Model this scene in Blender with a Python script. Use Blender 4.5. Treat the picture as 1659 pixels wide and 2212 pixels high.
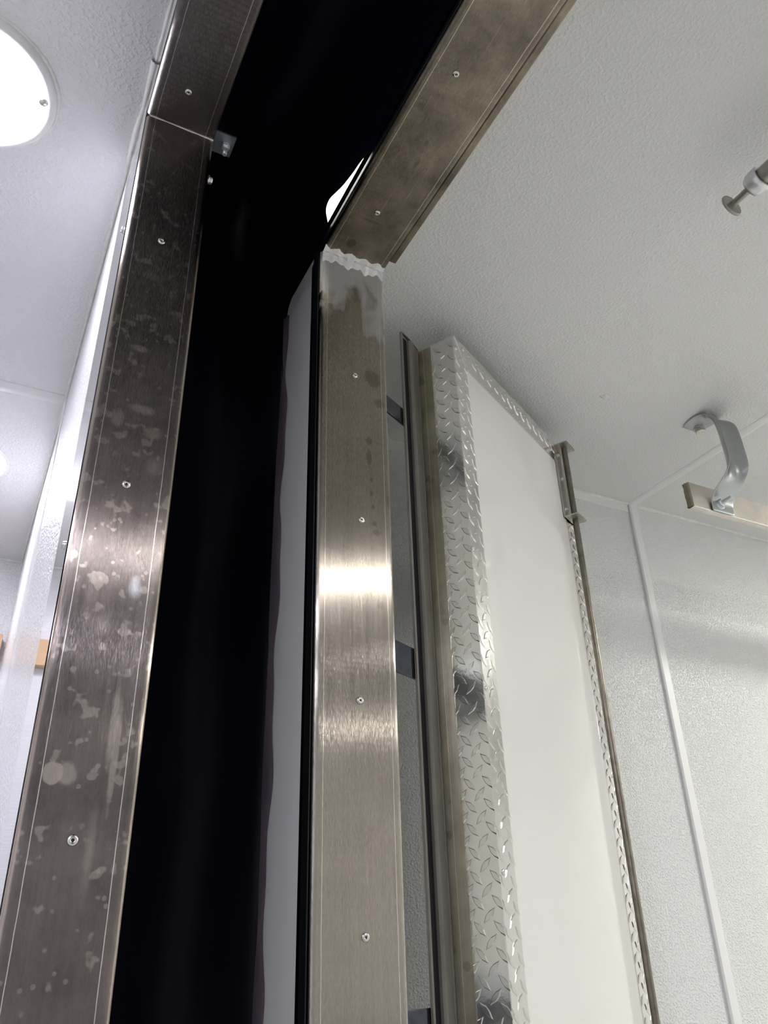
import bpy, math, random
from mathutils import Vector, Matrix
random.seed(7)
for o in list(bpy.data.objects): bpy.data.objects.remove(o)
SC = bpy.context.scene
COL = SC.collection
EYE = 1.35            # eye height: all coordinates below are relative to the eye, objects are lifted by EYE at the end
FL = -EYE             # floor level in those coordinates

# ------------------------------------------------------------------ camera
cam = bpy.data.cameras.new('camera'); camo = bpy.data.objects.new('camera', cam); COL.objects.link(camo)
cam.sensor_fit = 'VERTICAL'; cam.sensor_height = 36.0; cam.lens = 1716.88 / 2212 * 36.0
cam.clip_start = 0.01
RX = Vector((0.889043, -0.457064, -0.026367)); DN = Vector((0.198638, 0.436983, -0.877262)); FW = Vector((0.412487, 0.774686, 0.479287))
camo.matrix_world = Matrix(((RX.x, -DN.x, -FW.x, 0), (RX.y, -DN.y, -FW.y, 0), (RX.z, -DN.z, -FW.z, EYE), (0, 0, 0, 1)))
SC.camera = camo
# ------------------------------------------------------------------ daylight outside the two bodies
w = bpy.data.worlds.new('world'); SC.world = w; w.use_nodes = True
w.node_tree.nodes['Background'].inputs[0].default_value = (1.0, 0.97, 0.93, 1)
w.node_tree.nodes['Background'].inputs[1].default_value = 2.0
# ------------------------------------------------------------------ view
vs = SC.view_settings
vs.view_transform = 'Standard'; vs.look = 'None'; vs.gamma = 1.0; vs.exposure = 3.0; vs.use_curve_mapping = False
SC.cycles.caustics_reflective = False; SC.cycles.caustics_refractive = False; SC.cycles.max_bounces = 7; SC.cycles.adaptive_threshold = 0.02; SC.cycles.use_light_tree = False
LAMP_LEFT = (0.88, 0.87, 1.0, 1); LAMP_RIGHT = (1.0, 0.985, 0.93, 1)
POWER_LEFT = 9.0; POWER_RIGHT = 41.0

# ================================================================== materials
def nodes(name):
    m = bpy.data.materials.new(name); m.use_nodes = True
    nt = m.node_tree; b = nt.nodes['Principled BSDF']
    return m, nt, b
def N(nt, typ, **kw):
    n = nt.nodes.new(typ)
    for k, v in kw.items():
        if k.startswith('i_'): n.inputs[k[2:].replace('_', ' ')].default_value = v
        else: setattr(n, k, v)
    return n
def rgba(c): return (c[0], c[1], c[2], 1)
def plain(name, col, rough=0.5, metal=0.0, noise=0.0, nscale=20, bump=0.0, bscale=60, spec=0.5):
    m, nt, b = nodes(name)
    b.inputs['Base Color'].default_value = rgba(col); b.inputs['Roughness'].default_value = rough
    b.inputs['Metallic'].default_value = metal; b.inputs['Specular IOR Level'].default_value = spec
    tc = N(nt, 'ShaderNodeTexCoord')
    if noise:
        n = N(nt, 'ShaderNodeTexNoise', i_Scale=nscale, i_Detail=5.0); nt.links.new(tc.outputs['Object'], n.inputs['Vector'])
        mx = N(nt, 'ShaderNodeMix', data_type='RGBA')
        mx.inputs['A'].default_value = rgba([c * (1 - noise) for c in col]); mx.inputs['B'].default_value = rgba([min(1, c * (1 + noise)) for c in col])
        nt.links.new(n.outputs['Fac'], mx.inputs['Factor']); nt.links.new(mx.outputs['Result'], b.inputs['Base Color'])
    if bump:
        n = N(nt, 'ShaderNodeTexNoise', i_Scale=bscale, i_Detail=3.0); nt.links.new(tc.outputs['Object'], n.inputs['Vector'])
        bp = N(nt, 'ShaderNodeBump', i_Strength=bump, i_Distance=0.002); nt.links.new(n.outputs['Fac'], bp.inputs['Height']); nt.links.new(bp.outputs['Normal'], b.inputs['Normal'])
    return m
def pebbled(name, col, rough, strength, scale=95, dist=0.0016, spec=0.5):
    """white fibreglass lining with a pebbled skin"""
    m, nt, b = nodes(name)
    b.inputs['Base Color'].default_value = rgba(col); b.inputs['Roughness'].default_value = rough; b.inputs['Specular IOR Level'].default_value = spec
    tc = N(nt, 'ShaderNodeTexCoord')
    v = N(nt, 'ShaderNodeTexNoise', i_Scale=scale * 1.6, i_Detail=1.5, i_Roughness=0.5); nt.links.new(tc.outputs['Object'], v.inputs['Vector'])
    mr = N(nt, 'ShaderNodeMapRange', interpolation_type='SMOOTHSTEP', i_From_Min=0.42, i_From_Max=0.72); nt.links.new(v.outputs['Fac'], mr.inputs[0])
    bp = N(nt, 'ShaderNodeBump', i_Strength=strength, i_Distance=dist)
    nt.links.new(mr.outputs[0], bp.inputs['Height']); nt.links.new(bp.outputs['Normal'], b.inputs['Normal'])
    big = N(nt, 'ShaderNodeTexNoise', i_Scale=1.6, i_Detail=3.0); nt.links.new(tc.outputs['Object'], big.inputs['Vector'])
    mx = N(nt, 'ShaderNodeMix', data_type='RGBA'); mx.inputs['A'].default_value = rgba([c * 0.95 for c in col]); mx.inputs['B'].default_value = rgba(col)
    nt.links.new(big.outputs['Fac'], mx.inputs['Factor']); nt.links.new(mx.outputs['Result'], b.inputs['Base Color'])
    return m
def steel(name, c1, c2, rough=0.27, aniso=0.9, grain=(1, 0, 0), mottle=7.0, lines=(), stains=(), spots=None, smear=None, gscale=(260, 260, 5), brush=2.4):
    """brushed stainless sheet: mottled, with scribed lines or painted edge highlights, water spots and oval stains given in the object's own coordinates"""
    m, nt, b = nodes(name); L = nt.links.new
    b.inputs['Metallic'].default_value = 1.0
    b.inputs['Anisotropic'].default_value = aniso
    cv = N(nt, 'ShaderNodeCombineXYZ'); 
    for i in range(3): cv.inputs[i].default_value = grain[i]
    L(cv.outputs[0], b.inputs['Tangent'])
    tc = N(nt, 'ShaderNodeTexCoord'); P = tc.outputs['Object']
    n1 = N(nt, 'ShaderNodeTexNoise', i_Scale=mottle, i_Detail=6.0, i_Roughness=0.6); L(P, n1.inputs['Vector'])
    r1 = N(nt, 'ShaderNodeMapRange', i_From_Min=0.32, i_From_Max=0.68); L(n1.outputs['Fac'], r1.inputs[0])
    col = N(nt, 'ShaderNodeMix', data_type='RGBA'); col.inputs['A'].default_value = rgba(c1); col.inputs['B'].default_value = rgba(c2); L(r1.outputs[0], col.inputs['Factor'])
    mp = N(nt, 'ShaderNodeMapping'); mp.inputs['Scale'].default_value = gscale; L(P, mp.inputs['Vector'])
    g = N(nt, 'ShaderNodeTexNoise', i_Scale=1.0, i_Detail=3.0); L(mp.outputs[0], g.inputs['Vector'])
    gr = N(nt, 'ShaderNodeMapRange', i_From_Min=0.3, i_From_Max=0.7, i_To_Min=0.93, i_To_Max=1.05); L(g.outputs['Fac'], gr.inputs[0])
    c3 = N(nt, 'ShaderNodeMix', data_type='RGBA', blend_type='MULTIPLY'); c3.inputs['Factor'].default_value = 1.0
    L(col.outputs['Result'], c3.inputs['A']); L(gr.outputs[0], c3.inputs['B'])
    cur = c3.outputs['Result']
    rr = N(nt, 'ShaderNodeMapRange', i_To_Min=rough * 0.8, i_To_Max=rough * 1.25); L(g.outputs['Fac'], rr.inputs[0]); rough_out = rr.outputs[0]
    metal_out = None
    def over(mask, colour, k):
        nonlocal cur
        mm = N(nt, 'ShaderNodeMath', operation='MULTIPLY'); L(mask, mm.inputs[0]); mm.inputs[1].default_value = k
        x = N(nt, 'ShaderNodeMix', data_type='RGBA'); L(mm.outputs[0], x.inputs['Factor']); L(cur, x.inputs['A']); x.inputs['B'].default_value = rgba(colour)
        cur = x.outputs['Result']
    sep = N(nt, 'ShaderNodeSeparateXYZ'); L(P, sep.inputs[0])
    if spots:
        sc, lo, colour, k = spots
        v = N(nt, 'ShaderNodeTexNoise', i_Scale=sc, i_Detail=2.0); L(P, v.inputs['Vector'])
        mr = N(nt, 'ShaderNodeMapRange', i_From_Min=lo, i_From_Max=lo + 0.05); L(v.outputs['Fac'], mr.inputs[0]); over(mr.outputs[0], colour, k)
        v2 = N(nt, 'ShaderNodeTexVoronoi', i_Scale=sc * 1.4); L(P, v2.inputs['Vector'])
        mr2 = N(nt, 'ShaderNodeMapRange', i_From_Min=0.20, i_From_Max=0.16); L(v2.outputs['Distance'], mr2.inputs[0])
        pick = N(nt, 'ShaderNodeSeparateColor'); L(v2.outputs['Color'], pick.inputs[0])
        gt = N(nt, 'ShaderNodeMath', operation='GREATER_THAN'); gt.inputs[1].default_value = 0.62; L(pick.outputs[0], gt.inputs[0])
        mu = N(nt, 'ShaderNodeMath', operation='MULTIPLY'); L(mr2.outputs[0], mu.inputs[0]); L(gt.outputs[0], mu.inputs[1]); over(mu.outputs[0], colour, k * 0.8)
    if stains: jit = N(nt, 'ShaderNodeTexNoise', i_Scale=90.0, i_Detail=2.0); L(P, jit.inputs['Vector'])
    for (cx, cy, cz, rx, ry, rz, colour, k, soft) in stains:
        sb = N(nt, 'ShaderNodeVectorMath', operation='SUBTRACT'); L(P, sb.inputs[0]); sb.inputs[1].default_value = (cx, cy, cz)
        wob = N(nt, 'ShaderNodeVectorMath', operation='MULTIPLY'); L(sb.outputs[0], wob.inputs[0])
        wob.inputs[1].default_value = tuple(0.0 if r == 0 else 1.0 / r for r in (rx, ry, rz))
        ln = N(nt, 'ShaderNodeVectorMath', operation='LENGTH'); L(wob.outputs[0], ln.inputs[0])
        ad = N(nt, 'ShaderNodeMath', operation='MULTIPLY_ADD'); L(jit.outputs['Fac'], ad.inputs[0]); ad.inputs[1].default_value = 0.5; L(ln.outputs['Value'], ad.inputs[2])
        mr = N(nt, 'ShaderNodeMapRange', i_From_Min=1.25, i_From_Max=1.25 - soft); L(ad.outputs[0], mr.inputs[0]); over(mr.outputs[0], colour, k)
    if lines: wn = N(nt, 'ShaderNodeTexNoise', i_Scale=25.0, i_Detail=1.0); L(P, wn.inputs['Vector'])
    for (axis, pos, wd, colour) in lines:
        d = N(nt, 'ShaderNodeMath', operation='SUBTRACT'); L(sep.outputs[axis], d.inputs[0]); d.inputs[1].default_value = pos
        ws = N(nt, 'ShaderNodeMath', operation='MULTIPLY_ADD'); L(wn.outputs['Fac'], ws.inputs[0]); ws.inputs[1].default_value = 0.0012; L(d.outputs[0], ws.inputs[2])
        ab = N(nt, 'ShaderNodeMath', operation='ABSOLUTE'); L(ws.outputs[0], ab.inputs[0])
        lt = N(nt, 'ShaderNodeMapRange', i_From_Min=wd, i_From_Max=wd * 0.6); L(ab.outputs[0], lt.inputs[0]); over(lt.outputs[0], colour, 0.72)
    if smear:                       # dried sealant wiped below a joint: (axis z top, depth, colour)
        top, depth, colour = smear
        mp2 = N(nt, 'ShaderNodeMapping'); mp2.inputs['Scale'].default_value = (34, 34, 13); L(P, mp2.inputs['Vector'])
        sn = N(nt, 'ShaderNodeTexNoise', i_Scale=1.0, i_Detail=3.0, i_Distortion=0.6); L(mp2.outputs[0], sn.inputs['Vector'])
        dz = N(nt, 'ShaderNodeMath', operation='SUBTRACT'); dz.inputs[0].default_value = top; L(sep.outputs[2], dz.inputs[1])
        dd = N(nt, 'ShaderNodeMath', operation='DIVIDE'); L(dz.outputs[0], dd.inputs[0]); dd.inputs[1].default_value = depth
        sm = N(nt, 'ShaderNodeMath', operation='SUBTRACT'); L(sn.outputs['Fac'], sm.inputs[0]); L(dd.outputs[0], sm.inputs[1])
        mr = N(nt, 'ShaderNodeMapRange', i_From_Min=-0.02, i_From_Max=0.16); L(sm.outputs[0], mr.inputs[0]); over(mr.outputs[0], colour, 0.75)
        rx_ = N(nt, 'ShaderNodeMix', data_type='FLOAT'); L(mr.outputs[0], rx_.inputs['Factor']); L(rough_out, rx_.inputs['A']); rx_.inputs['B'].default_value = 0.6; rough_out = rx_.outputs['Result']
        mt = N(nt, 'ShaderNodeMapRange', i_To_Min=1.0, i_To_Max=0.35); L(mr.outputs[0], mt.inputs[0]); L(mt.outputs[0], b.inputs['Metallic'])
    L(cur, b.inputs['Base Color']); L(rough_out, b.inputs['Roughness'])
    # fine brush marks lean the surface sideways, never along the grain
    gm = N(nt, 'ShaderNodeMapping'); gm.inputs['Scale'].default_value = tuple(21000.0 if q > 100 else 120.0 for q in gscale); L(P, gm.inputs['Vector'])
    hf = N(nt, 'ShaderNodeTexNoise', i_Scale=1.0, i_Detail=1.0); L(gm.outputs[0], hf.inputs['Vector'])
    lean = N(nt, 'ShaderNodeMath', operation='MULTIPLY_ADD'); L(hf.outputs['Fac'], lean.inputs[0]); lean.inputs[1].default_value = brush; lean.inputs[2].default_value = -0.5 * brush
    lv = N(nt, 'ShaderNodeCombineXYZ'); L(lean.outputs[0], lv.inputs[0])
    geo = N(nt, 'ShaderNodeNewGeometry'); av = N(nt, 'ShaderNodeVectorMath', operation='ADD'); L(geo.outputs['Normal'], av.inputs[0]); L(lv.outputs[0], av.inputs[1])
    nv = N(nt, 'ShaderNodeVectorMath', operation='NORMALIZE'); L(av.outputs[0], nv.inputs[0]); L(nv.outputs[0], b.inputs['Normal'])
    return m
def glow(name, col, power):
    m, nt, b = nodes(name)
    b.inputs['Base Color'].default_value = rgba((0.9, 0.9, 0.9)); b.inputs['Roughness'].default_value = 0.4
    b.inputs['Emission Color'].default_value = col; b.inputs['Emission Strength'].default_value = power
    return m

M_CEIL_L = pebbled('pebbled_ceiling_left', (0.78, 0.78, 0.78), 0.33, 0.55)
M_CEIL_R = pebbled('pebbled_ceiling_right', (0.76, 0.76, 0.745), 0.36, 0.5)
M_WALL_L = pebbled('pebbled_wall_left', (0.76, 0.76, 0.76), 0.26, 0.9, scale=110)
M_WALL_R = pebbled('pebbled_wall_right', (0.76, 0.765, 0.76), 0.36, 1.0, scale=120, spec=0.4)
M_TRIM = plain('white_plastic_trim', (0.78, 0.78, 0.77), 0.35, noise=0.04, nscale=8)
M_CAULK = plain('white_caulk', (0.74, 0.73, 0.70), 0.42, noise=0.2, nscale=60, bump=0.8, bscale=120)
M_FLOOR = plain('grey_floor', (0.58, 0.58, 0.57), 0.55, noise=0.15, nscale=12, bump=0.3)
M_OUTER = plain('outer_white_panel', (0.88, 0.88, 0.86), 0.32, noise=0.03, nscale=5)
M_GLOSS = plain('glossy_white_door_skin', (0.77, 0.77, 0.74), 0.07, noise=0.015, nscale=3)
M_BLACK = plain('black_vinyl', (0.0016, 0.0018, 0.0058), 0.40, noise=0.2, nscale=6, spec=0.13)
M_RUBBER = plain('black_rubber', (0.006, 0.006, 0.007), 0.45, noise=0.25, nscale=40, spec=0.35)
M_HEM = plain('purple_grey_hem', (0.13, 0.10, 0.125), 0.30, noise=0.3, nscale=14)
M_GASKET = plain('taupe_gasket', (0.20, 0.185, 0.165), 0.42, noise=0.18, nscale=18)
M_WOOD = plain('pine_board', (0.62, 0.40, 0.22), 0.6, noise=0.25, nscale=18)
M_RIVET = plain('rivet_steel', (0.62, 0.60, 0.57), 0.25, 1.0, noise=0.1)
M_HOLE = plain('rivet_hole_dark', (0.01, 0.01, 0.01), 0.7)
M_ZINC = plain('zinc_plate', (0.66, 0.71, 0.73), 0.32, 0.8, noise=0.14, nscale=26, bump=0.1)
M_ZINC_DULL = plain('dull_zinc_tab', (0.30, 0.33, 0.36), 0.45, 1.0, noise=0.1)
M_GALV = plain('galvanised_strap', (0.40, 0.42, 0.42), 0.30, 1.0, noise=0.10, nscale=20)
M_ALU = plain('mill_aluminium', (0.66, 0.62, 0.56), 0.42, 1.0, noise=0.22, nscale=22, bump=0.15, bscale=50)
M_SAWN = plain('sawn_aluminium', (0.30, 0.28, 0.20), 0.55, 0.8, noise=0.35, nscale=60, bump=0.8, bscale=150)
M_TREAD = plain('bright_tread_plate', (0.74, 0.73, 0.71), 0.17, 1.0, noise=0.06, nscale=30, bump=0.16, bscale=60)
M_LUG = plain('bright_tread_lug', (0.70, 0.68, 0.65), 0.20, 1.0, noise=0.08, nscale=60)
M_STRAP = plain('polished_hinge_strap', (0.11, 0.122, 0.138), 0.12, 1.0, noise=0.1)
M_ROD = plain('tarnished_rod', (0.20, 0.178, 0.148), 0.30, 1.0, noise=0.55, nscale=45)
M_ROD2 = plain('dull_load_bar_steel', (0.34, 0.33, 0.29), 0.30, 1.0, noise=0.25, nscale=25)
M_COLLAR = plain('cast_aluminium', (0.66, 0.66, 0.67), 0.34, 1.0, noise=0.15, nscale=60, bump=0.3)
M_FOAM = plain('yellow_foam', (0.62, 0.55, 0.30), 0.7, noise=0.15)
PALE = (0.86, 0.83, 0.78); EDGE_SHEEN = (0.62, 0.53, 0.45)

# ================================================================== mesh helpers
class MB:
    def __init__(s): s.v = []; s.f = []; s.sm = []
    def add(s, vs, fs, smooth=False):
        k = len(s.v); s.v += [tuple(v) for v in vs]; s.f += [tuple(i + k for i in f) for f in fs]; s.sm += [smooth] * len(fs); return s
    def box(s, x0, x1, y0, y1, z0, z1):
        return s.add([(x0, y0, z0), (x1, y0, z0), (x1, y1, z0), (x0, y1, z0), (x0, y0, z1), (x1, y0, z1), (x1, y1, z1), (x0, y1, z1)],
                     [(0, 3, 2, 1), (4, 5, 6, 7), (0, 1, 5, 4), (1, 2, 6, 5), (2, 3, 7, 6), (3, 0, 4, 7)])
    def prism(s, prof, a, b, axis=2, smooth=False):
        """extrude a closed outline along an axis; the outline is counter-clockwise in the other two axes"""
        n = len(prof); put = {2: lambda p, t: (p[0], p[1], t), 1: lambda p, t: (p[0], t, p[1]), 0: lambda p, t: (t, p[0], p[1])}[axis]
        k = len(s.v); s.v += [put(p, a) for p in prof] + [put(p, b) for p in prof]
        for i in range(n):
            j = (i + 1) % n; s.f.append((k + i, k + j, k + n + j, k + n + i)); s.sm.append(smooth)
        k = len(s.v); s.v += [put(p, a) for p in prof] + [put(p, b) for p in prof]       # caps keep corners of their own
        s.f.append(tuple(k + i for i in reversed(range(n)))); s.f.append(tuple(k + n + i for i in range(n))); s.sm += [False, False]
        return s
    def lathe(s, prof, org, axis, seg=20, smooth=True):
        """prof: (radius, height along axis)"""
        ax = Vector(axis).normalized(); u = ax.orthogonal().normalized(); v = ax.cross(u); o = Vector(org); k = len(s.v)
        for (r, h) in prof:
            for i in range(seg):
                a = 2 * math.pi * i / seg; s.v.append(tuple(o + ax * h + (u * math.cos(a) + v * math.sin(a)) * r))
        for j in range(len(prof) - 1):
            for i in range(seg):
                i2 = (i + 1) % seg; s.f.append((k + j * seg + i, k + j * seg + i2, k + (j + 1) * seg + i2, k + (j + 1) * seg + i)); s.sm.append(smooth)
        e = len(s.v); s.v += s.v[k:k + seg] + s.v[k + (len(prof) - 1) * seg:k + len(prof) * seg]
        s.f.append(tuple(e + i for i in reversed(range(seg)))); s.f.append(tuple(e + seg + i for i in range(seg))); s.sm += [False, False]
        return s
    def rod(s, a, b, r, seg=14):
        a = Vector(a); b = Vector(b); return s.lathe([(r, 0), (r, (b - a).length)], a, b - a, seg)
    def hexa(s, org, axis, r, h): return s.lathe([(r, 0), (r, h * 0.8), (r * 0.86, h)], org, axis, 6, False)
    def grid(s, rows, smooth=True, closed=False):
        n = len(rows[0]); k = len(s.v)
        for r in rows: s.v += [tuple(p) for p in r]
        for j in range(len(rows) - 1):
            for i in range(n - 1 if not closed else n):
                i2 = (i + 1) % n; s.f.append((k + j * n + i, k + j * n + i2, k + (j + 1) * n + i2, k + (j + 1) * n + i)); s.sm.append(smooth)
        return s
    def build(s, name, mat, parent=None, off=(0, 0, 0)):
        me = bpy.data.meshes.new(name)
        me.from_pydata([(v[0] - off[0], v[1] - off[1], v[2] - off[2]) for v in s.v], [], s.f)
        me.polygons.foreach_set('use_smooth', s.sm); me.update()
        import bmesh
        b = bmesh.new(); b.from_mesh(me); bmesh.ops.recalc_face_normals(b, faces=b.faces); b.to_mesh(me); b.free()
        me.materials.append(mat)
        o = bpy.data.objects.new(name, me); COL.objects.link(o)
        if parent: o.parent = parent
        return o
def rounded(x0, x1, y0, y1, r, seg=5):
    p = []
    for cx, cy, a0 in ((x1 - r, y0 + r, -90), (x1 - r, y1 - r, 0), (x0 + r, y1 - r, 90), (x0 + r, y0 + r, 180)):
        for i in range(seg + 1):
            a = math.radians(a0 + 90 * i / seg); q = (cx + r * math.cos(a), cy + r * math.sin(a))
            t = (-math.sin(a) * r * 0.08, math.cos(a) * r * 0.08)          # a sliver of flat beside each arc keeps the faces flat
            if i == 0: p.append((q[0] - t[0], q[1] - t[1]))
            p.append(q)
            if i == seg: p.append((q[0] + t[0], q[1] + t[1]))
    return p
def tag(o, label, cat, group=None, kind=None):
    o['label'] = label; o['category'] = cat
    if group: o['group'] = group
    if kind: o['kind'] = kind
    return o
def thing(name, label, cat, loc, rotz=0, group=None, kind=None):
    o = bpy.data.objects.new(name, None); COL.objects.link(o); o.location = loc; o.rotation_euler = (0, 0, rotz); o.empty_display_size = 0.05
    return tag(o, label, cat, group, kind)
def struct(name, mb, mat, label, cat):
    return tag(mb.build(name, mat), label, cat, kind='structure')
def put_mesh(name, src, parent, loc, rot=None):
    o = bpy.data.objects.new(name, src); COL.objects.link(o); o.parent = parent; o.location = loc
    if rot is not None: o.rotation_mode = 'QUATERNION'; o.rotation_quaternion = rot
    return o
def toward(d): return Vector((0, 0, 1)).rotation_difference(Vector(d))

# key planes (metres, eye at the origin; x along the passage, y across it, z up)
XL0, XL1, YL, HL = 0.0573, 0.159, 0.8213, 1.10        # steel frame of the nearer room
XR0, XR1, YR, HR = 0.396, 0.5205, 0.9522, 1.10        # steel frame of the farther room
CL, CR = 1.20, 1.27                                   # ceilings
FARL, FARR = 2.78, 1.666                              # side walls
# ================================================================== setting
struct('floor', MB().box(-2.6, 5.3, -2.1, 2.9, FL - 0.05, FL), M_FLOOR, 'grey floor running through both rooms', 'floor')
struct('ceiling_left', MB().box(-2.5, 0.10, -2.0, FARL + 0.05, CL, CL + 0.05), M_CEIL_L, 'white pebbled ceiling around the round light', 'ceiling')
struct('ceiling_right', MB().box(0.42, 5.2, -1.9, FARR + 0.05, CR, CR + 0.05), M_CEIL_R, 'white pebbled ceiling above the open door', 'ceiling')
m = MB()
m.box(0.058, 0.157, YL + 0.03, FARL + 0.05, FL, CL + 0.05); m.box(0.058, 0.157, -2.0, -YL - 0.03, FL, CL + 0.05); m.box(0.058, 0.157, -YL - 0.03, YL + 0.03, HL + 0.03, CL + 0.05)
struct('wall_left_doorway', m, M_WALL_L, 'white pebbled wall beside the dark steel post', 'wall')
struct('wall_left_far', MB().box(-2.5, 0.10, FARL, FARL + 0.05, FL, CL + 0.02), M_WALL_L, 'white far wall of the room with the round light', 'wall')
struct('wall_left_near', MB().box(-2.5, 0.10, -2.05, -2.0, FL, CL + 0.02), M_WALL_L, 'white side wall behind the viewer', 'wall')
struct('wall_left_back', MB().box(-2.55, -2.5, -2.05, FARL + 0.05, FL, CL + 0.05), M_WALL_L, 'white back wall of the room with the round light', 'wall')
m = MB()
m.box(0.400, 0.519, YR + 0.03, FARR + 0.05, FL, CR + 0.05); m.box(0.400, 0.519, -1.9, -YR - 0.03, FL, CR + 0.05); m.box(0.400, 0.519, -YR - 0.03, YR + 0.03, HR + 0.03, CR + 0.05)
struct('wall_right_doorway', m, M_OUTER, 'smooth grey-white outer wall panel beside the black seal', 'wall')
struct('wall_right_far', MB().box(0.45, 5.2, FARR, FARR + 0.05, FL, CR + 0.02), M_WALL_R, 'glossy white pebbled wall behind the open door', 'wall')
struct('wall_right_near', MB().box(0.45, 5.2, -1.95, -1.9, FL, CR + 0.02), M_WALL_R, 'white pebbled wall opposite the open door', 'wall')
struct('wall_right_end', MB().box(5.2, 5.25, -1.95, FARR + 0.05, FL, CR + 0.05), M_WALL_R, 'white end wall of the room with the hanging rail', 'wall')
def bead(pts, r, jit, seg=8):
    """an uneven caulk bead along a line of points"""
    m = MB(); rows = []
    a = Vector(pts[0]); b = Vector(pts[-1]); ax = (b - a).normalized(); u = ax.orthogonal().normalized(); v = ax.cross(u)
    n = max(6, int((b - a).length / (r * 5))); n = min(n, 160)
    for i in range(n + 1):
        c = a.lerp(b, i / n); rr = r * (1 + jit * (random.random() - 0.5)); c = c + u * jit * r * 0.5 * (random.random() - 0.5)
        rows.append([c + (u * math.cos(2 * math.pi * k / seg) + v * math.sin(2 * math.pi * k / seg)) * rr for k in range(seg)])
    return m.grid(rows, closed=True)
def halfround(x0, x1, h, seg=6):
    return [(x0 + (x1 - x0) * i / seg, h * math.sin(math.pi * (0.12 + 0.76 * i / seg))) for i in range(seg + 1)]
# joint covers: ceiling joints run across, wall joints run down
struct('trim_1', MB().prism([(p[0], CL - p[1]) for p in [(1.735, -0.004)] + halfround(1.735, 1.775, 0.006) + [(1.775, -0.004)]], -2.5, 0.057, axis=0), M_TRIM, 'flat white joint strip across the ceiling by the round light', 'trim')
struct('trim_2', MB().prism([(0.062, 1.737)] + [(0.058 - p[1], p[0]) for p in halfround(1.737, 1.775, 0.005)] + [(0.062, 1.775)], FL, CL), M_TRIM, 'white joint strip down the wall beside the dark steel post', 'trim')
struct('trim_3', bead([(0.055, 0.97, CL), (0.055, FARL, CL)], 0.0045, 0.7), M_CAULK, 'white caulk line between ceiling and wall by the dark post', 'trim')
struct('trim_4', bead([(-2.5, FARL, CL), (0.058, FARL, CL)], 0.007, 0.4), M_CAULK, 'white caulk line along the far wall past the round light', 'trim')
struct('trim_5', MB().prism([(1.803, CR + 0.004), (1.803, CR - 0.0008), (1.812, CR - 0.0035), (1.828, CR - 0.0035), (1.837, CR - 0.0008), (1.837, CR + 0.004)], -1.9, FARR, axis=1), M_TRIM, 'thin white joint strip crossing the ceiling behind the hanging bracket', 'trim')
struct('trim_6', MB().prism([(1.803, FARR + 0.004), (1.803, FARR - 0.006), (1.808, FARR - 0.009), (1.832, FARR - 0.009), (1.838, FARR - 0.005), (1.838, FARR + 0.004)], FL, CR), M_TRIM, 'white joint strip down the glossy wall behind the open door', 'trim')
struct('trim_7', bead([(0.52, FARR, CR), (5.2, FARR, CR)], 0.0075, 0.6), M_CAULK, 'white caulk line between the ceiling and the glossy wall', 'trim')
struct('trim_8', MB().box(0.52, 1.80, FARR - 0.003, FARR + 0.002, CR - 0.035, CR - 0.004), M_TRIM, 'pale band along the wall top seen past the steel post', 'trim')

# ================================================================== rivets (shared meshes)
def shared(mb, name, mat):
    o = mb.build(name, mat); me = o.data; bpy.data.objects.remove(o); return me
R_HEAD = shared(MB().lathe([(0.0052, -0.0005), (0.0052, 0.0006), (0.0044, 0.0016), (0.0028, 0.0021), (0.0017, 0.0019), (0.0015, 0.0004), (0.0002, 0.0003)], (0, 0, 0), (0, 0, 1), 16), 'rivet', M_RIVET)
R_PIN = shared(MB().lathe([(0.0014, 0.0), (0.0014, 0.0012), (0.0010, 0.0013)], (0, 0, 0), (0, 0, 1), 10), 'rivet_core', M_HOLE)
def rivet(parent, P, d, s=1.0):
    off = parent['_off']
    o = put_mesh('rivet', R_HEAD, parent, (P[0] - off[0], P[1] - off[1], P[2] - off[2]), toward(d)); o.scale = (s, s, s)
    put_mesh('rivet_core', R_PIN, o, (0, 0, 0)); return o
R_SCREW = shared(MB().lathe([(0.0060, 0), (0.0060, 0.001), (0.0045, 0.0028), (0.002, 0.0035)], (0, 0, 0), (0, 0, 1), 16), 'screw', M_RIVET)
R_HEX = shared(MB().lathe([(0.0072, 0), (0.0072, 0.0012), (0.0070, 0.0013)], (0, 0, 0), (0, 0, 1), 16).hexa((0, 0, 0.0012), (0, 0, 1), 0.0052, 0.0052), 'hex_screw', M_ZINC)

# ================================================================== steel frame of the nearer room (dark)
OFF = (0.108, 0.0, FL)
lf = thing('steel_door_frame', 'dark stained stainless steel door frame beside the round ceiling light', 'door frame', OFF); lf['_off'] = OFF
zl = lambda z: z - FL
def st(x, z, rx, rz, col, k, soft=0.5): return (x - OFF[0], 0, zl(z), rx, 0, rz, col, k, soft)
pale2 = (0.44, 0.395, 0.35)
left_stains = [st(0.098, 0.665, 0.014, 0.006, pale2, .5), st(0.112, 0.575, 0.018, 0.008, pale2, .55), st(0.085, 0.555, 0.009, 0.014, pale2, .5), st(0.128, 0.545, 0.013, 0.010, pale2, .45), st(0.134, 0.50, 0.012, 0.018, pale2, .3, .9),
    st(0.100, 0.79, 0.02, 0.012, pale2, .25, .9), st(0.131, 0.345, 0.008, 0.016, (0.75, 0.78, 0.85), .5, .9), st(0.105, 0.30, 0.014, 0.014, pale2, .35, .9),
    st(0.079, 0.150, 0.010, 0.011, pale2, .7, .15), st(0.092, 0.150, 0.010, 0.012, pale2, .5, .3), st(0.128, 0.20, 0.005, 0.05, pale2, .5), st(0.122, 0.08, 0.006, 0.05, pale2, .35, .9), st(0.133, 0.17, 0.004, 0.06, pale2, .5, .4)]
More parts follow.
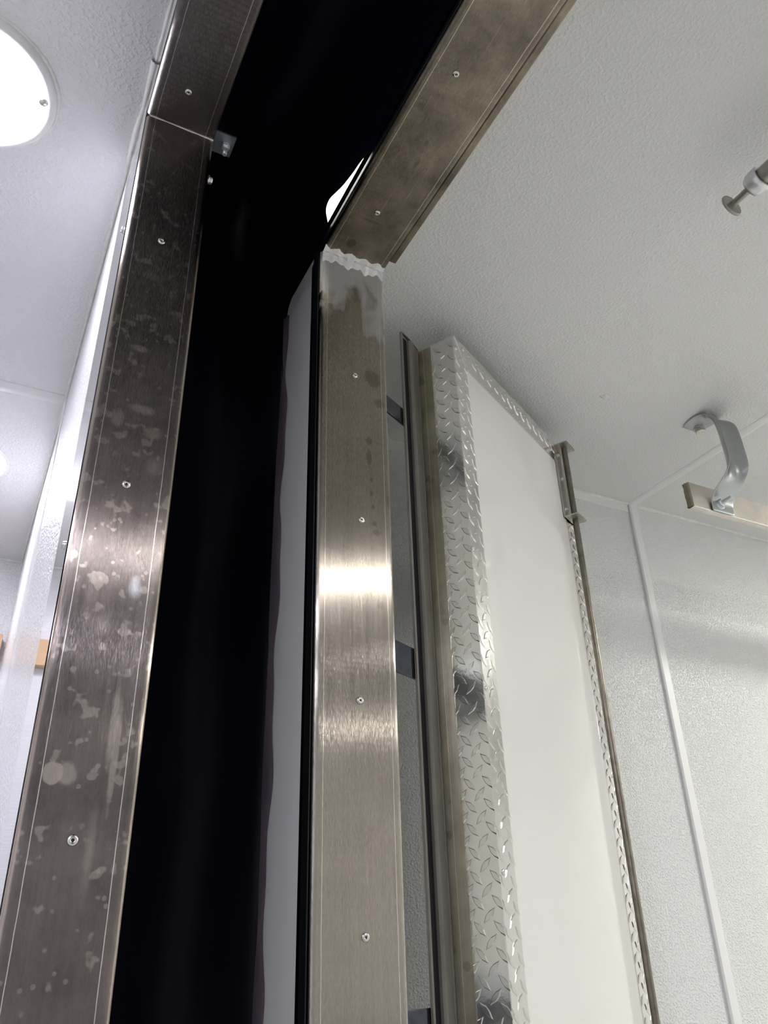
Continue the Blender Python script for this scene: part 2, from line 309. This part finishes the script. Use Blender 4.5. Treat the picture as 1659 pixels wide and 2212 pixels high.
M_LPOST = steel('dark_stainless_post', (0.105, 0.091, 0.087), (0.205, 0.180, 0.168), rough=0.22, mottle=9, lines=((0, 0.0705 - OFF[0], 0.00045, PALE), (0, 0.1455 - OFF[0], 0.00045, PALE), (0, 0.0572 - OFF[0], 0.0048, EDGE_SHEEN), (0, 0.1588 - OFF[0], 0.0032, EDGE_SHEEN)), stains=left_stains, spots=(58.0, 0.615, pale2, 0.42))  # wide tan lines: bright room reflection on the rounded edges, painted into the colour
M_LHEAD = steel('dark_stainless_header', (0.14, 0.121, 0.114), (0.20, 0.18, 0.17), rough=0.24, gscale=(260, 5, 260), mottle=6, lines=((0, 0.0705 - OFF[0], 0.00045, PALE), (0, 0.1460 - OFF[0], 0.00045, PALE)), spots=(22.0, 0.72, pale2, 0.2))
M_FLANGE = plain('polished_flange', (0.72, 0.71, 0.72), 0.07, 1.0, noise=0.03, nscale=4)
for sgn in (1, -1):
    y0, y1 = (YL, YL + 0.05) if sgn > 0 else (-YL - 0.05, -YL)
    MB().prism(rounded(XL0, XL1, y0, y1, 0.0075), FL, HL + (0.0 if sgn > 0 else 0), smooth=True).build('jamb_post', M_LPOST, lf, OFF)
    ya, yb = (YL + 0.007, 0.982) if sgn > 0 else (-0.982, -YL - 0.007)
    MB().box(0.0560, 0.0600, ya, yb, FL, CL - 0.001).build('wall_flange', M_FLANGE, lf, OFF)
MB().prism(rounded(XL0, XL1, HL, HL + 0.05, 0.0075), -YL - 0.001, YL + 0.001, axis=1, smooth=True).build('header', M_LHEAD, lf, OFF)
MB().box(0.0560, 0.0600, -YL - 0.012, YL + 0.012, HL + 0.012, CL - 0.001).build('header_flange', M_FLANGE, lf, OFF)
for s_ in (1, -1):
    bead([(XL0 + 0.004, s_ * (YL + 0.0005), HL), (XL1 - 0.001, s_ * (YL + 0.0005), HL)], 0.0022, 0.6).build('weld_bead', plain('weld_silver', (0.62, 0.58, 0.54), 0.35, 1.0, noise=0.2), lf, OFF)
bead([(0.0555, 0.80, CL - 0.002), (0.0555, 0.975, CL - 0.004)], 0.0065, 0.9).build('caulk_bead', M_CAULK, lf, OFF)
bead([(0.0555, -0.8, CL - 0.002), (0.0555, 0.80, CL - 0.002)], 0.0038, 0.8).build('caulk_bead', M_CAULK, lf, OFF)
for x, z in ((0.1046, 0.8557), (0.1062, 0.469), (0.1059, 0.0922), (0.106, -0.28), (0.106, -0.65), (0.106, -1.05)): rivet(lf, (x, YL, z), (0, -1, 0))
for y in (0.7606, 0.40, 0.05, -0.30, -0.62): rivet(lf, (0.1029, y, HL), (0, 0, -1))
for y, z in ((0.868, 0.9002), (0.868, 0.4022), (0.868, -0.1)): rivet(lf, (0.056, y, z), (-1, 0, 0), 1.1)
tabm = MB().box(0.158, 0.1912, 0.810, 0.848, 1.110, 1.1135)
tab = tabm.build('mounting_tab', M_ZINC_DULL, lf, OFF)
MB().lathe([(0.0036, 0), (0.0036, 0.024), (0.003, 0.0245)], (0.1794, 0.8290, 1.112), (0, 0, -1), 12).build('bolt', M_ZINC, tab, OFF)
MB().hexa((0.1794, 0.8290, 1.110), (0, 0, -1), 0.0068, 0.008).build('nut', M_ZINC, tab, OFF)
hx = put_mesh('hex_screw', R_HEX, lf, (0.159 - OFF[0], 0.832, zl(1.022)), toward((1, 0, 0)))

# ================================================================== steel frame of the farther room (bronze sheen)
OFF = (0.458, 0.0, FL)
rf = thing('steel_door_frame', 'brushed stainless steel door frame with sealant-smeared corner by the open door', 'door frame', OFF); rf['_off'] = OFF
dk = (0.13, 0.118, 0.10)
right_stains = [st(x, z, rx, rz, dk, k, s) for x, z, rx, rz, k, s in ((0.4928, 0.843, 0.019, 0.021, .62, .35), (0.5047, 0.7946, 0.012, 0.0105, .6, .4), (0.4834, 0.7136, 0.0065, 0.009, .6, .4), (0.4832, 0.6825, 0.006, 0.017, .6, .4),
    (0.486, 0.6422, 0.0035, 0.006, .6, .5), (0.4863, 0.6171, 0.0045, 0.007, .5, .5), (0.4882, 0.5937, 0.004, 0.0055, .6, .5), (0.4899, 0.5651, 0.005, 0.0055, .55, .5), (0.4927, 0.5506, 0.0075, 0.006, .45, .5), (0.5165, 0.6082, 0.005, 0.014, .5, .4), (0.4966, 0.4325, 0.007, 0.008, .3, .6))]
M_RPOST = steel('brushed_stainless_post', (0.265, 0.238, 0.207), (0.35, 0.318, 0.280), rough=0.20, mottle=5, lines=((0, 0.4095 - OFF[0], 0.00045, PALE), (0, 0.5096 - OFF[0], 0.00045, PALE), (0, 0.3960 - OFF[0], 0.0036, (0.80, 0.75, 0.72)), (0, 0.5203 - OFF[0], 0.0022, (0.80, 0.75, 0.70))), stains=right_stains, smear=(zl(1.10), 0.26, (0.52, 0.51, 0.48)))  # outermost pale lines put the rounded edges' highlight into the base colour
hst = [(x - OFF[0], y, 0, rx, ry, 0, dk, k, s) for x, y, rx, ry, k, s in ((0.437, 0.915, 0.010, 0.012, .75, .3), (0.447, 0.80, 0.03, 0.012, .3, .8), (0.462, 0.72, 0.004, 0.012, .6, .5), (0.458, 0.68, 0.005, 0.006, .6, .5), (0.476, 0.58, 0.012, 0.022, .35, .8), (0.448, 0.855, 0.022, 0.004, .5, .6), (0.50, 0.52, 0.01, 0.02, .35, .8), (0.44, 0.46, 0.02, 0.02, .3, .8))]
M_RHEAD = steel('bronzed_stainless_header', (0.165, 0.142, 0.115), (0.39, 0.338, 0.262), rough=0.25, gscale=(260, 5, 260), mottle=13, lines=((0, 0.4075 - OFF[0], 0.0006, PALE), (0, 0.5098 - OFF[0], 0.0006, PALE)), stains=hst, spots=(24.0, 0.70, (0.30, 0.27, 0.22), 0.4))
for sgn in (1, -1):
    y0, y1 = (YR, YR + 0.05) if sgn > 0 else (-YR - 0.05, -YR)
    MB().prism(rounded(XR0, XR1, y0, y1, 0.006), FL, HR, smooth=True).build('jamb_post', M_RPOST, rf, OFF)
    ya, yb = (YR + 0.011, YR + 0.033) if sgn > 0 else (-YR - 0.033, -YR - 0.011)
    MB().prism(rounded(0.3945, 0.402, ya, yb, 0.002, 3), FL, HR + 0.012, smooth=True).build('rubber_seal', M_RUBBER, rf, OFF)
MB().prism(rounded(XR0, XR1, HR, HR + 0.05, 0.006), -YR - 0.001, YR + 0.001, axis=1, smooth=True).build('header', M_RHEAD, rf, OFF)
MB().prism(rounded(0.3945, 0.402, HR + 0.008, HR + 0.020, 0.002, 3), -YR - 0.03, YR + 0.03, axis=1, smooth=True).build('rubber_seal', M_RUBBER, rf, OFF)
MB().prism(rounded(0.5200, 0.5325, HR + 0.0028, HR + 0.030, 0.0018, 3), -0.925, 0.925, axis=1, smooth=True).build('edge_strip', M_RHEAD, rf, OFF)
# sealant over the corner joint: a lumpy ridge from edge to edge
random.seed(3)
m = MB(); rows = []
for i in range(46):
    x = XR0 + 0.0015 + (XR1 - XR0 - 0.004) * i / 45
    q = i * 0.33; a = 0.014 + 0.004 * math.sin(q * 1.3) + 0.003 * math.sin(q * 3.1 + 1) + 0.002 * random.random(); b_ = 0.009 + 0.003 * math.sin(q * 1.9 + 2) + 0.002 * random.random(); t = 0.0042 + 0.0016 * math.sin(q * 2.6) + 0.0018 * random.random()
    rows.append([(x, YR + 0.0005, HR - a - 0.006), (x, YR - t * 0.45, HR - a * 0.75), (x, YR - t * 0.9, HR - a * 0.32), (x, YR - t * 1.05, HR - t * 1.05), (x, YR - b_ * 0.5, HR - t * 0.9), (x, YR - b_, HR - t * 0.35), (x, YR - b_ - 0.004, HR + 0.0005)])
m.grid(rows).build('sealant_bead', M_CAULK, rf, OFF)
for x, z in ((0.4599, 0.8387), (0.468, 0.5666), (0.462, 0.2904), (0.4655, 0.0096), (0.464, -0.30), (0.464, -0.62), (0.464, -1.0)): rivet(rf, (x, YR, z), (0, -1, 0))
for x, y in ((0.4394, 0.5642), (0.4487, 0.8344), (0.442, 0.20), (0.442, -0.15), (0.442, -0.5)): rivet(rf, (x, y, HR), (0, 0, -1))
for z in (1.062, 0.472, -0.11, -0.75):
    hp = MB().prism(rounded(1.140, 1.200, z - 0.0625, z + 0.0625, 0.006, 3), 0.5195, 0.5235, axis=0).build('hinge_plate', M_ZINC, rf, OFF)
    for dz in (-0.045, 0.045): put_mesh('hex_screw', R_HEX, hp, (0.5235 - OFF[0], 1.172, zl(z + dz)), toward((1, 0, 0)))

# ================================================================== black bellows between the two frames
def bell_path(wd, ht, r, n=8, nz=40, ny=180):
    """(y, z, outward normal) stations up one side, across the top, down the other"""
    out = []
    for i in range(nz): out.append((wd, FL + (ht - r - FL) * i / nz, 1, 0))
    for i in range(n + 1):
        a = math.pi / 2 * i / n; out.append((wd - r + r * math.cos(a), ht - r + r * math.sin(a), math.cos(a), math.sin(a)))
    for i in range(1, ny): out.append((wd - r - (2 * wd - 2 * r) * i / ny, ht, 0, 1))
    for i in range(n + 1):
        a = math.pi / 2 + math.pi / 2 * i / n; out.append((-wd + r + r * math.cos(a), ht - r + r * math.sin(a), math.cos(a), math.sin(a)))
    for i in range(1, nz + 1): out.append((-wd, ht - r - (ht - r - FL) * i / nz, -1, 0))
    return out
prof = [(0.157, 0.935, 1.170, 0.05), (0.172, 0.985, 1.20, 0.07), (0.195, 1.06, 1.255, 0.10), (0.225, 1.13, 1.30, 0.12), (0.258, 1.175, 1.325, 0.13), (0.290, 1.195, 1.33, 0.13), (0.318, 1.192, 1.315, 0.12), (0.343, 1.178, 1.285, 0.11), (0.362, 1.163, 1.245, 0.09), (0.377, 1.150, 1.20, 0.07), (0.387, 1.140, 1.160, 0.05), (0.3960, 1.134, 1.128, 0.03), (0.4002, 1.132, 1.123, 0.03)]
rows = []
for k, (x, wd, ht, r) in enumerate(prof):
    row = []
    t = k / (len(prof) - 1)
    for (y, z, ny_, nz_) in bell_path(wd, ht, r):
        bulge = 0.008 * math.sin(math.pi * t) * (math.sin(y * 9 + z * 7) + 0.6 * math.sin(y * 21 - z * 13 + x * 30))
        xx, yy, zz = x, y + ny_ * bulge, z + nz_ * bulge
        # the hem stands off the wall near the corner and lets daylight in
        if nz_ > 0.7 and t > 0.55:
            pts = ((0.725, 0.0), (0.770, 0.42), (0.800, 0.50), (0.835, 0.66), (0.872, 1.0), (0.895, 0.85), (0.925, 0.0)); g = 0.0
            for (ya, ga), (yb, gb) in zip(pts, pts[1:]):
                if ya <= y <= yb: g = ga + (gb - ga) * (y - ya) / (yb - ya)
            g *= min(1, (t - 0.55) / 0.3)
            xx -= 0.026 * g; zz += 0.012 * g * t
        row.append((xx, yy, zz))
    rows.append(row)
bo = (0.276, 0, FL)
be = thing('bellows', 'black vinyl bellows closing the gap between the two steel frames', 'bellows', bo)
bm_ = MB().grid(rows); bobj = bm_.build('bellows_sheet', M_BLACK, be, bo)
sm = bobj.modifiers.new('smooth', 'SUBSURF'); sm.levels = 1; sm.render_levels = 1
for sgn in (1, -1):
    rws = []
    for i in range(120):
        z = FL + (1.085 - FL) * i / 119
        wv = 0.007 * math.sin(z * 21) + 0.004 * math.sin(z * 47 + 1)
        rws.append([(0.3990, sgn * (1.118 + wv), z), (0.3965, sgn * (1.122 + wv), z), (0.3945, sgn * (1.130 + 0.4 * wv), z), (0.3925, sgn * 1.138, z)])
    MB().grid(rws).build('hem', M_HEM, be, bo)

# ================================================================== the open door
TH = 0.487924
DX = Vector((math.cos(TH), math.sin(TH), 0)); DY = Vector((-math.sin(TH), math.cos(TH), 0))
DR = Vector((0.7954, 1.1399, FL))
door = thing('door_1', 'open white insulated door with diamond tread plate edging and a lock rod', 'door', DR, TH, kind='structure')
DT, DW, DB = 1.20, 0.608, FL + 0.03     # top, width, underside
DO = (0, 0, FL)
z0 = zl
TK = 0.0595
def lug(m, frame, u, z, ang, umax, zr=None, L=0.0158, W=0.0048, h=0.0014):
    """one raised diamond of the tread plate; frame maps (u, z, height) to the door's coordinates"""
    outl = [(-L, 0), (-L * 0.28, -W), (L * 0.28, -W * 0.9), (L, 0), (L * 0.28, W), (-L * 0.28, W * 0.9)]
    c, s = math.cos(ang), math.sin(ang); vs = []
    for k, hh in ((1.0, 0.0), (0.76, h)):
        for (a, b) in outl:
            uu = u + (a * c - b * s) * k; zz = z + (a * s + b * c) * k
            uu = min(max(uu, 0.0), umax)
            if zr: zz = min(max(zz, zr[0]), zr[1])
            vs.append(frame(uu, zz, hh))
    n = 6; fs = [tuple(range(n, 2 * n))] + [(i, (i + 1) % n, n + (i + 1) % n, n + i) for i in range(n)]
    m.add(vs, fs)
# core, skin
MB().box(0.003, DW - 0.002, 0.004, 0.0905, DB, DT - 0.003).build('core', M_TRIM, door, DO)
MB().box(0.050, 0.556, 0.0012, 0.005, DB + 0.02, DT - 0.055).build('face_panel', M_GLOSS, door, DO)
# hinge-side angle of tread plate: edge face (x = 0) and face border
m = MB().prism([(0.0022, 0.0022), (0.0535, 0.0022), (0.0535, 0.0), (0.0012, 0.0), (0.0, 0.0012), (0.0, TK), (0.0022, TK)], DB, DT)
he = m.build('edge_plate', M_TREAD, door, DO)
m = MB(); PITCH = 0.0362; n = int((DT - DB) / PITCH)
for i in range(-1, n + 1):
    for c, (u, sg) in enumerate(((0.0075, 1), (0.0250, -1), (0.0430, 1), (0.0590, -1))):
        z = DT - 0.022 - (i + (0.5 if c % 2 else 0)) * PITCH
        if DB + 0.005 < z < DT - 0.004: lug(m, lambda u_, z_, h_: (-h_, u_, z_), u, z, math.radians(46) * sg, TK, (DB, DT))
    for c, (u, sg) in enumerate(((0.0095, -1), (0.0275, 1), (0.0460, -1))):
        z = DT - 0.030 - (i + (0.5 if c % 2 else 0)) * PITCH
        if DB + 0.005 < z < DT - 0.07 + u: lug(m, lambda u_, z_, h_: (u_, -h_, z_), u, z, math.radians(46) * sg, 0.0533, (DB, DT))
lg = m.build('tread_lugs', M_LUG, he, DO); lg['kind'] = 'stuff'
# top border
m = MB().prism([(0.006, DT + 0.0015), (DW, DT + 0.0015), (DW, 1.1364), (0.0545, 1.1364)], -0.0012, 0.0012, axis=1)
m.box(0.004, DW, 0.0, TK, DT - 0.0005, DT + 0.0015)
tp = m.build('top_plate', M_TREAD, door, DO)
m = MB(); i = 0
while 0.03 + i * PITCH < DW - 0.01:
    for c, (zz, sg) in enumerate(((1.1895, 1), (1.1705, -1), (1.1515, 1))):
        u = 0.034 + (i + (0.5 if c % 2 else 0)) * PITCH
        if u < DW - 0.012 and u > 0.034 + (DT - zz) * 0.8: lug(m, lambda u_, z_, h_: (u_, -0.0012 - h_, z_), u, zz, math.radians(44) * sg, DW, (1.137, DT))
    i += 1
lg = m.build('tread_lugs', M_LUG, tp, DO); lg['kind'] = 'stuff'
# free-edge border
m = MB().prism([(0.5535, 0.0022), (0.5535, 0.0), (DW - 0.001, 0.0), (DW, 0.001), (DW, TK), (DW - 0.002, TK), (DW - 0.002, 0.0022)], DB, DT - 0.001)
fe = m.build('edge_plate', M_TREAD, door, DO)
m = MB()
for i in range(0, n + 1):
    for c, (u, sg) in enumerate(((0.5640, 1), (0.5815, -1), (0.5990, 1))):
        z = DT - 0.075 - (i + (0.5 if c % 2 else 0)) * PITCH
        if DB + 0.01 < z: lug(m, lambda u_, z_, h_: (u_, -h_, z_), u, z, math.radians(46) * sg, DW, (DB, DT))
lg = m.build('tread_lugs', M_LUG, fe, DO); lg['kind'] = 'stuff'
# stainless strip behind the tread plate on the hinge edge
M_STRIP = steel('tarnished_door_strip', (0.34, 0.31, 0.25), (0.50, 0.45, 0.36), rough=0.30, mottle=14, lines=((1, 0.0800, 0.0006, PALE),), spots=(18.0, 0.66, (0.16, 0.14, 0.13), 0.5))
MB().prism([(-0.0012, TK), (0.006, TK), (0.006, 0.0925), (-0.0012, 0.0925)], DB, DT - 0.003).build('steel_strip', M_STRIP, door, DO)
MB().box(-0.0008, 0.03, 0.0600, 0.0920, DT - 0.0035, DT - 0.0005).build('foam_cap', M_FOAM, door, DO)
# gasket flange standing out past the hinge edge
g1 = [(0.001, 0.0925), (-0.002, 0.0960), (-0.006, 0.0945), (-0.020, 0.0925), (-0.0205, 0.0905), (-0.034, 0.0885), (-0.038, 0.0895), (-0.0400, 0.0930), (-0.0400, 0.1010), (0.001, 0.1010)]
MB().prism(g1, DB, DT + 0.006, smooth=False).build('gasket', M_GASKET, door, DO)
g2 = [(-0.0395, 0.0985), (-0.0605, 0.0985), (-0.0605, 0.1012), (-0.0395, 0.1012)]
m = MB().prism(g2, DB, DT + 0.008); m.build('gasket_groove', M_RUBBER, door, DO)
g3 = [(-0.0595, 0.0955), (-0.0620, 0.0945), (-0.0650, 0.0960), (-0.0650, 0.1005), (-0.0595, 0.1010)]
m = MB(); k = len(g3)
m.prism(g3, DB, DT + 0.004)
m.v = [(x, y, z) for x, y, z in m.v]
for q, (x, y) in enumerate(g3): m.v[k + q] = (x, y, DT + 0.016)
m.build('gasket_lip', M_GASKET, door, DO)
# pinched top corner of the gasket
MB().add([(-0.065, 0.0950, DT + 0.016), (-0.034, 0.0885, DT + 0.006), (0.001, 0.0925, DT + 0.004), (0.001, 0.101, DT + 0.004), (-0.034, 0.100, DT + 0.012), (-0.065, 0.1005, DT + 0.016)], [(0, 1, 4, 5), (1, 2, 3, 4)]).build('gasket_corner', M_GASKET, door, DO)
for z in (0.986, 0.444, -0.110, -0.75): 
    h_ = 0.021 if z > 0.9 else 0.0285
    s_ = MB().prism(rounded(0.1015, 0.1065, z - h_, z + h_, 0.0012, 2), -0.262, 0.06, axis=0).build('hinge_strap', M_STRAP, door, DO)
def dput(name, me, x, y, z, d, parent=door, s=1.0):
    o = put_mesh(name, me, parent, (x, y, zl(z)), toward(d)); o.scale = (s, s, s); return o
for x, z in ((0.0105, 1.1722), (0.0048, 0.6695), (0.0088, 0.3957), (0.0112, 0.0985), (0.009, -0.3), (0.009, -0.8)): 
    r_ = dput('rivet', R_HEAD, x, 0.0, z, (0, -1, 0)); put_mesh('rivet_core', R_PIN, r_, (0, 0, 0))
r_ = dput('rivet', R_HEAD, 0.042, -0.0012, 1.1882, (0, -1, 0)); put_mesh('rivet_core', R_PIN, r_, (0, 0, 0))
dput('hex_screw', R_HEX, 0.505, -0.0012, 1.158, (0, -1, 0))
# lock rod in its bracket on the free-edge border
RODX, RODY = 0.571, -0.0175
M_BRK = steel('lock_bracket_steel', (0.42, 0.40, 0.36), (0.62, 0.59, 0.54), rough=0.25, mottle=22)
m = MB().box(0.5375, 0.5960, -0.0035, -0.0002, 0.9650, 1.1890)
for zt in (1.1860, 0.9650): m.prism(rounded(0.5375, 0.5960, -0.0390, -0.0002, 0.004, 3), zt, zt + 0.0035)
br = m.build('lock_bracket', M_BRK, door, DO)
for x, z in ((0.5560, 1.165), (0.5600, 1.090), (0.5500, 0.992)): dput('hex_screw', R_HEX, x, -0.0035, z, (0, -1, 0), br, 0.8)
MB().rod((RODX, RODY, DB), (RODX, RODY, 1.1880), 0.0078, 18).build('lock_rod', M_ROD, door, DO)
m = MB().box(0.5375, 0.5960, -0.0035, -0.0002, DB + 0.05, DB + 0.27)
for zt in (DB + 0.05, DB + 0.2665): m.prism(rounded(0.5375, 0.5960, -0.0390, -0.0002, 0.004, 3), zt, zt + 0.0035)
m.build('lock_bracket', M_BRK, door, DO)

# ================================================================== round ceiling lights
def ceiling_light(x, y, zc, label, col, power, group, r=0.108):
    t = thing('ceiling_light', label, 'light', (x, y, zc), group=group); o = (x, y, zc)
    MB().lathe([(r + 0.012, -0.0005), (r + 0.012, 0.004), (r + 0.006, 0.011), (r - 0.004, 0.0125), (r - 0.004, 0.004)], o, (0, 0, -1), 64).build('rim', M_TRIM, t, o)
    MB().lathe([(r - 0.003, 0.008), (r - 0.005, 0.0135), (r - 0.03, 0.0175), (0.006, 0.0205)], o, (0, 0, -1), 32).build('lens', glow('lens_glow', col, power), t, o)
    rows = []
    for i in range(73):
        a = 2 * math.pi * i / 72; q = 0.0035 * (0.7 + 0.6 * random.random()); ra = r + 0.013
        rows.append([(x + math.cos(a) * (ra + q * math.cos(b)), y + math.sin(a) * (ra + q * math.cos(b)), zc - q * math.sin(b) * 0.9) for b in [math.pi * k / 6 for k in range(7)]])
    MB().grid(rows).build('caulk_ring', M_CAULK, t, o)
    for a in (math.radians(-9), math.radians(171)):
        q_ = put_mesh('screw', R_SCREW, t, ((r - 0.008) * math.cos(a), (r - 0.008) * math.sin(a), -0.0135), toward((0, 0, -1))); q_.scale = (1.3, 1.3, 1.6)
    return t
gl = 'round ceiling lights and added fill lamps in the room beside the dark frame'
ceiling_light(-0.1888, 0.9532, CL, 'large round glowing white ceiling light beside the dark frame', LAMP_LEFT, POWER_LEFT, gl)
ceiling_light(-0.165, 2.14, CL, 'second round ceiling light, farther away past the ceiling joint', LAMP_LEFT, POWER_LEFT, gl)
ceiling_light(-0.9, -0.6, CL, 'round ceiling light over the middle of the near room', LAMP_LEFT, POWER_LEFT * 2.3, gl)
ceiling_light(-1.6, -1.25, CL, 'added fill lamp, unseen in the near corner behind the viewer', LAMP_LEFT, POWER_LEFT * 3.6, gl)  # lamp added out of view to brighten the outer wall panel
ceiling_light(-1.35, 1.7, CL, 'added fill lamp, unseen toward the far corner of the near room', LAMP_LEFT, POWER_LEFT * 1.3, gl)  # extra unseen lamp, added to lift the bounce light in this room
gr_ = 'round ceiling lights in the room with the open door'
ceiling_light(1.25, -0.66, CR, 'round ceiling light nearest the doorway in the door room', LAMP_RIGHT, POWER_RIGHT * 0.47, gr_)
ceiling_light(3.20, 0.72, CR, 'round ceiling light past the hanging bracket', LAMP_RIGHT, POWER_RIGHT * 0.8, gr_)
ceiling_light(4.3, -0.70, CR, 'round ceiling light at the far end of the door room', LAMP_RIGHT, POWER_RIGHT * 1.6, gr_)

# ================================================================== hanging rail and its bracket
bk = thing('hanging_bracket', 'galvanised bent steel bracket bolted to the ceiling, holding a flat bar', 'bracket', (1.661, 1.20, CR)); BO = (1.661, 1.20, CR)
path = [(1.2550, 1.2675), (1.2300, 1.2675), (1.1980, 1.2672), (1.1800, 1.2625), (1.1690, 1.2520), (1.1635, 1.2370), (1.1610, 1.2150), (1.1595, 1.1600), (1.1585, 1.1100), (1.1600, 1.0800), (1.1660, 1.0600), (1.1780, 1.0430), (1.1930, 1.0300), (1.2060, 1.0190), (1.2115, 1.0080), (1.2135, 0.9980), (1.2140, 0.9860), (1.2150, 0.9770)]
def strap_rows(th):
    rows = []
    for i, (y, z) in enumerate(path):
        a = Vector(path[max(i - 1, 0)]); b = Vector(path[min(i + 1, len(path) - 1)]); t = (b - a).normalized(); nrm = Vector((t.y, -t.x))   # towards the back
        f = 1.0 if 6 <= i <= 9 else (0.6 if i in (5, 10) else (0.25 if i in (4, 11) else 0.0))
        hw = 0.040 if i > 0 else 0.026
        row = []
        for k in range(13):
            u = -1 + 2 * k / 12; dep = 0.016 * f * (abs(u) ** 1.6 - 1.0)       # a trough on the arm
            yy = y - dep * 1.0 * (1 if True else 0); zz = z
            off = th
            row.append((1.661 + u * hw * (1 - 0.10 * f), y + nrm.x * off - f * 0.030 * abs(u) ** 2.4, z + nrm.y * off))
        rows.append(row)
    return rows
m = MB().grid(strap_rows(0.0)); st_ = m.build('strap', M_GALV, bk, BO)
so = st_.modifiers.new('thick', 'SOLIDIFY'); so.thickness = 0.0034; so.offset = 0
ss = st_.modifiers.new('round', 'SUBSURF'); ss.levels = 1; ss.render_levels = 2
wb = MB().lathe([(0.0180, 0.0), (0.0180, 0.0015), (0.0172, 0.0018)], (1.682, 1.236, 1.2660), (0, 0, -1), 24).build('washer', M_GALV, bk, BO)
MB().hexa((1.682, 1.236, 1.2645), (0, 0, -1), 0.0145, 0.0120).build('ceiling_bolt', M_ALU, bk, BO)
MB().lathe([(0.0160, 0), (0.0160, 0.0018), (0.015, 0.0022)], (1.652, 1.2135, 1.003), (0, -1, 0), 20).build('washer', M_ZINC, bk, BO)
nb = MB().rod((1.652, 1.2160, 1.003), (1.652, 1.172, 1.003), 0.0052, 14).build('rail_bolt', M_ZINC, bk, BO)
MB().hexa((1.652, 1.2120, 1.003), (0, -1, 0), 0.0110, 0.0095).build('nut', M_ZINC, nb, BO)
ra = thing('hanging_rail', 'flat raw aluminium bar hung under the ceiling by the bent bracket', 'rail', (1.555, 1.23, 0.978)); RO = (1.555, 1.23, 0.978)
MB().prism(rounded(1.2185, 1.2375, 0.978, 1.050, 0.0015, 2), 1.5585, 4.9, axis=0).build('bar', M_ALU, ra, RO)
m = MB(); random.seed(5); rows = []
for i in range(12):
    z = 0.9785 + 0.071 * i / 11; rows.append([(1.5590, 1.2190, z)] + [(1.5555 - 0.003 * random.random(), 1.2195 + 0.0175 * k / 5, z) for k in range(6)] + [(1.5590, 1.2370, z)])
m.grid(rows).build('sawn_end', M_SAWN, ra, RO)

# ================================================================== load bar
lb = thing('load_bar', 'dull round steel load bar with a disc foot and cast collar below the ceiling', 'load bar', (1.070, 0.55, 1.19)); LO = (1.070, 0.55, 1.19)
a_ = (1.070, 0.598, 1.19)
MB().lathe([(0.0215, 0.0), (0.0228, 0.0012), (0.0228, 0.0042), (0.0215, 0.0055)], (1.070, 0.603, 1.19), (0, -1, 0), 36).build('foot_disc', M_ROD2, lb, LO)
MB().rod((1.070, 0.600, 1.19), (1.070, 0.535, 1.19), 0.0068, 18).build('plunger', M_ROD2, lb, LO)
MB().lathe([(0.0085, 0.0), (0.0180, 0.0020), (0.0225, 0.0100), (0.0235, 0.0200), (0.0235, 0.0300), (0.0205, 0.0320), (0.0205, 0.0280)], (1.070, 0.560, 1.19), (0, -1, 0), 32).build('collar', M_COLLAR, lb, LO)
MB().rod((1.070, 0.533, 1.19), (1.070, -1.89, 1.19), 0.0172, 24).build('tube', M_ROD2, lb, LO)
m = MB().box(1.058, 1.082, 0.26, 0.285, 1.200, 1.2695); m.lathe([(0.0215, 0), (0.0215, 0.025)], (1.070, 0.26, 1.19), (0, 1, 0), 24); m.build('ceiling_clamp', M_ZINC, lb, LO)

# ================================================================== small things
tag(MB().prism(rounded(-2.4, 0.045, 0.835, 0.922, 0.004, 2), FARL - 0.040, FARL - 0.002, axis=1).build('wooden_board', M_WOOD), 'pale pine board on the far white wall past the dark post', 'board')
random.seed(9)
m = MB().lathe([(0.0125, -0.0005), (0.0115, 0.0015), (0.007, 0.0034), (0.002, 0.0040)], (1.336, 1.239, CR), (0, 0, -1), 12)
m.v = [(v[0] + 0.004 * math.sin(v[1] * 900), v[1] * 0.7 + 1.239 * 0.3, v[2]) for v in m.v]
tag(m.build('caulk_dab', M_CAULK), 'small dab of white caulk on the bare ceiling', 'caulk')

# ================================================================== lift everything so that the floor is at zero
for o in list(COL.objects):
    if '_off' in o: del o['_off']
    if o.parent is None and o.type != 'CAMERA': o.location.z += EYE
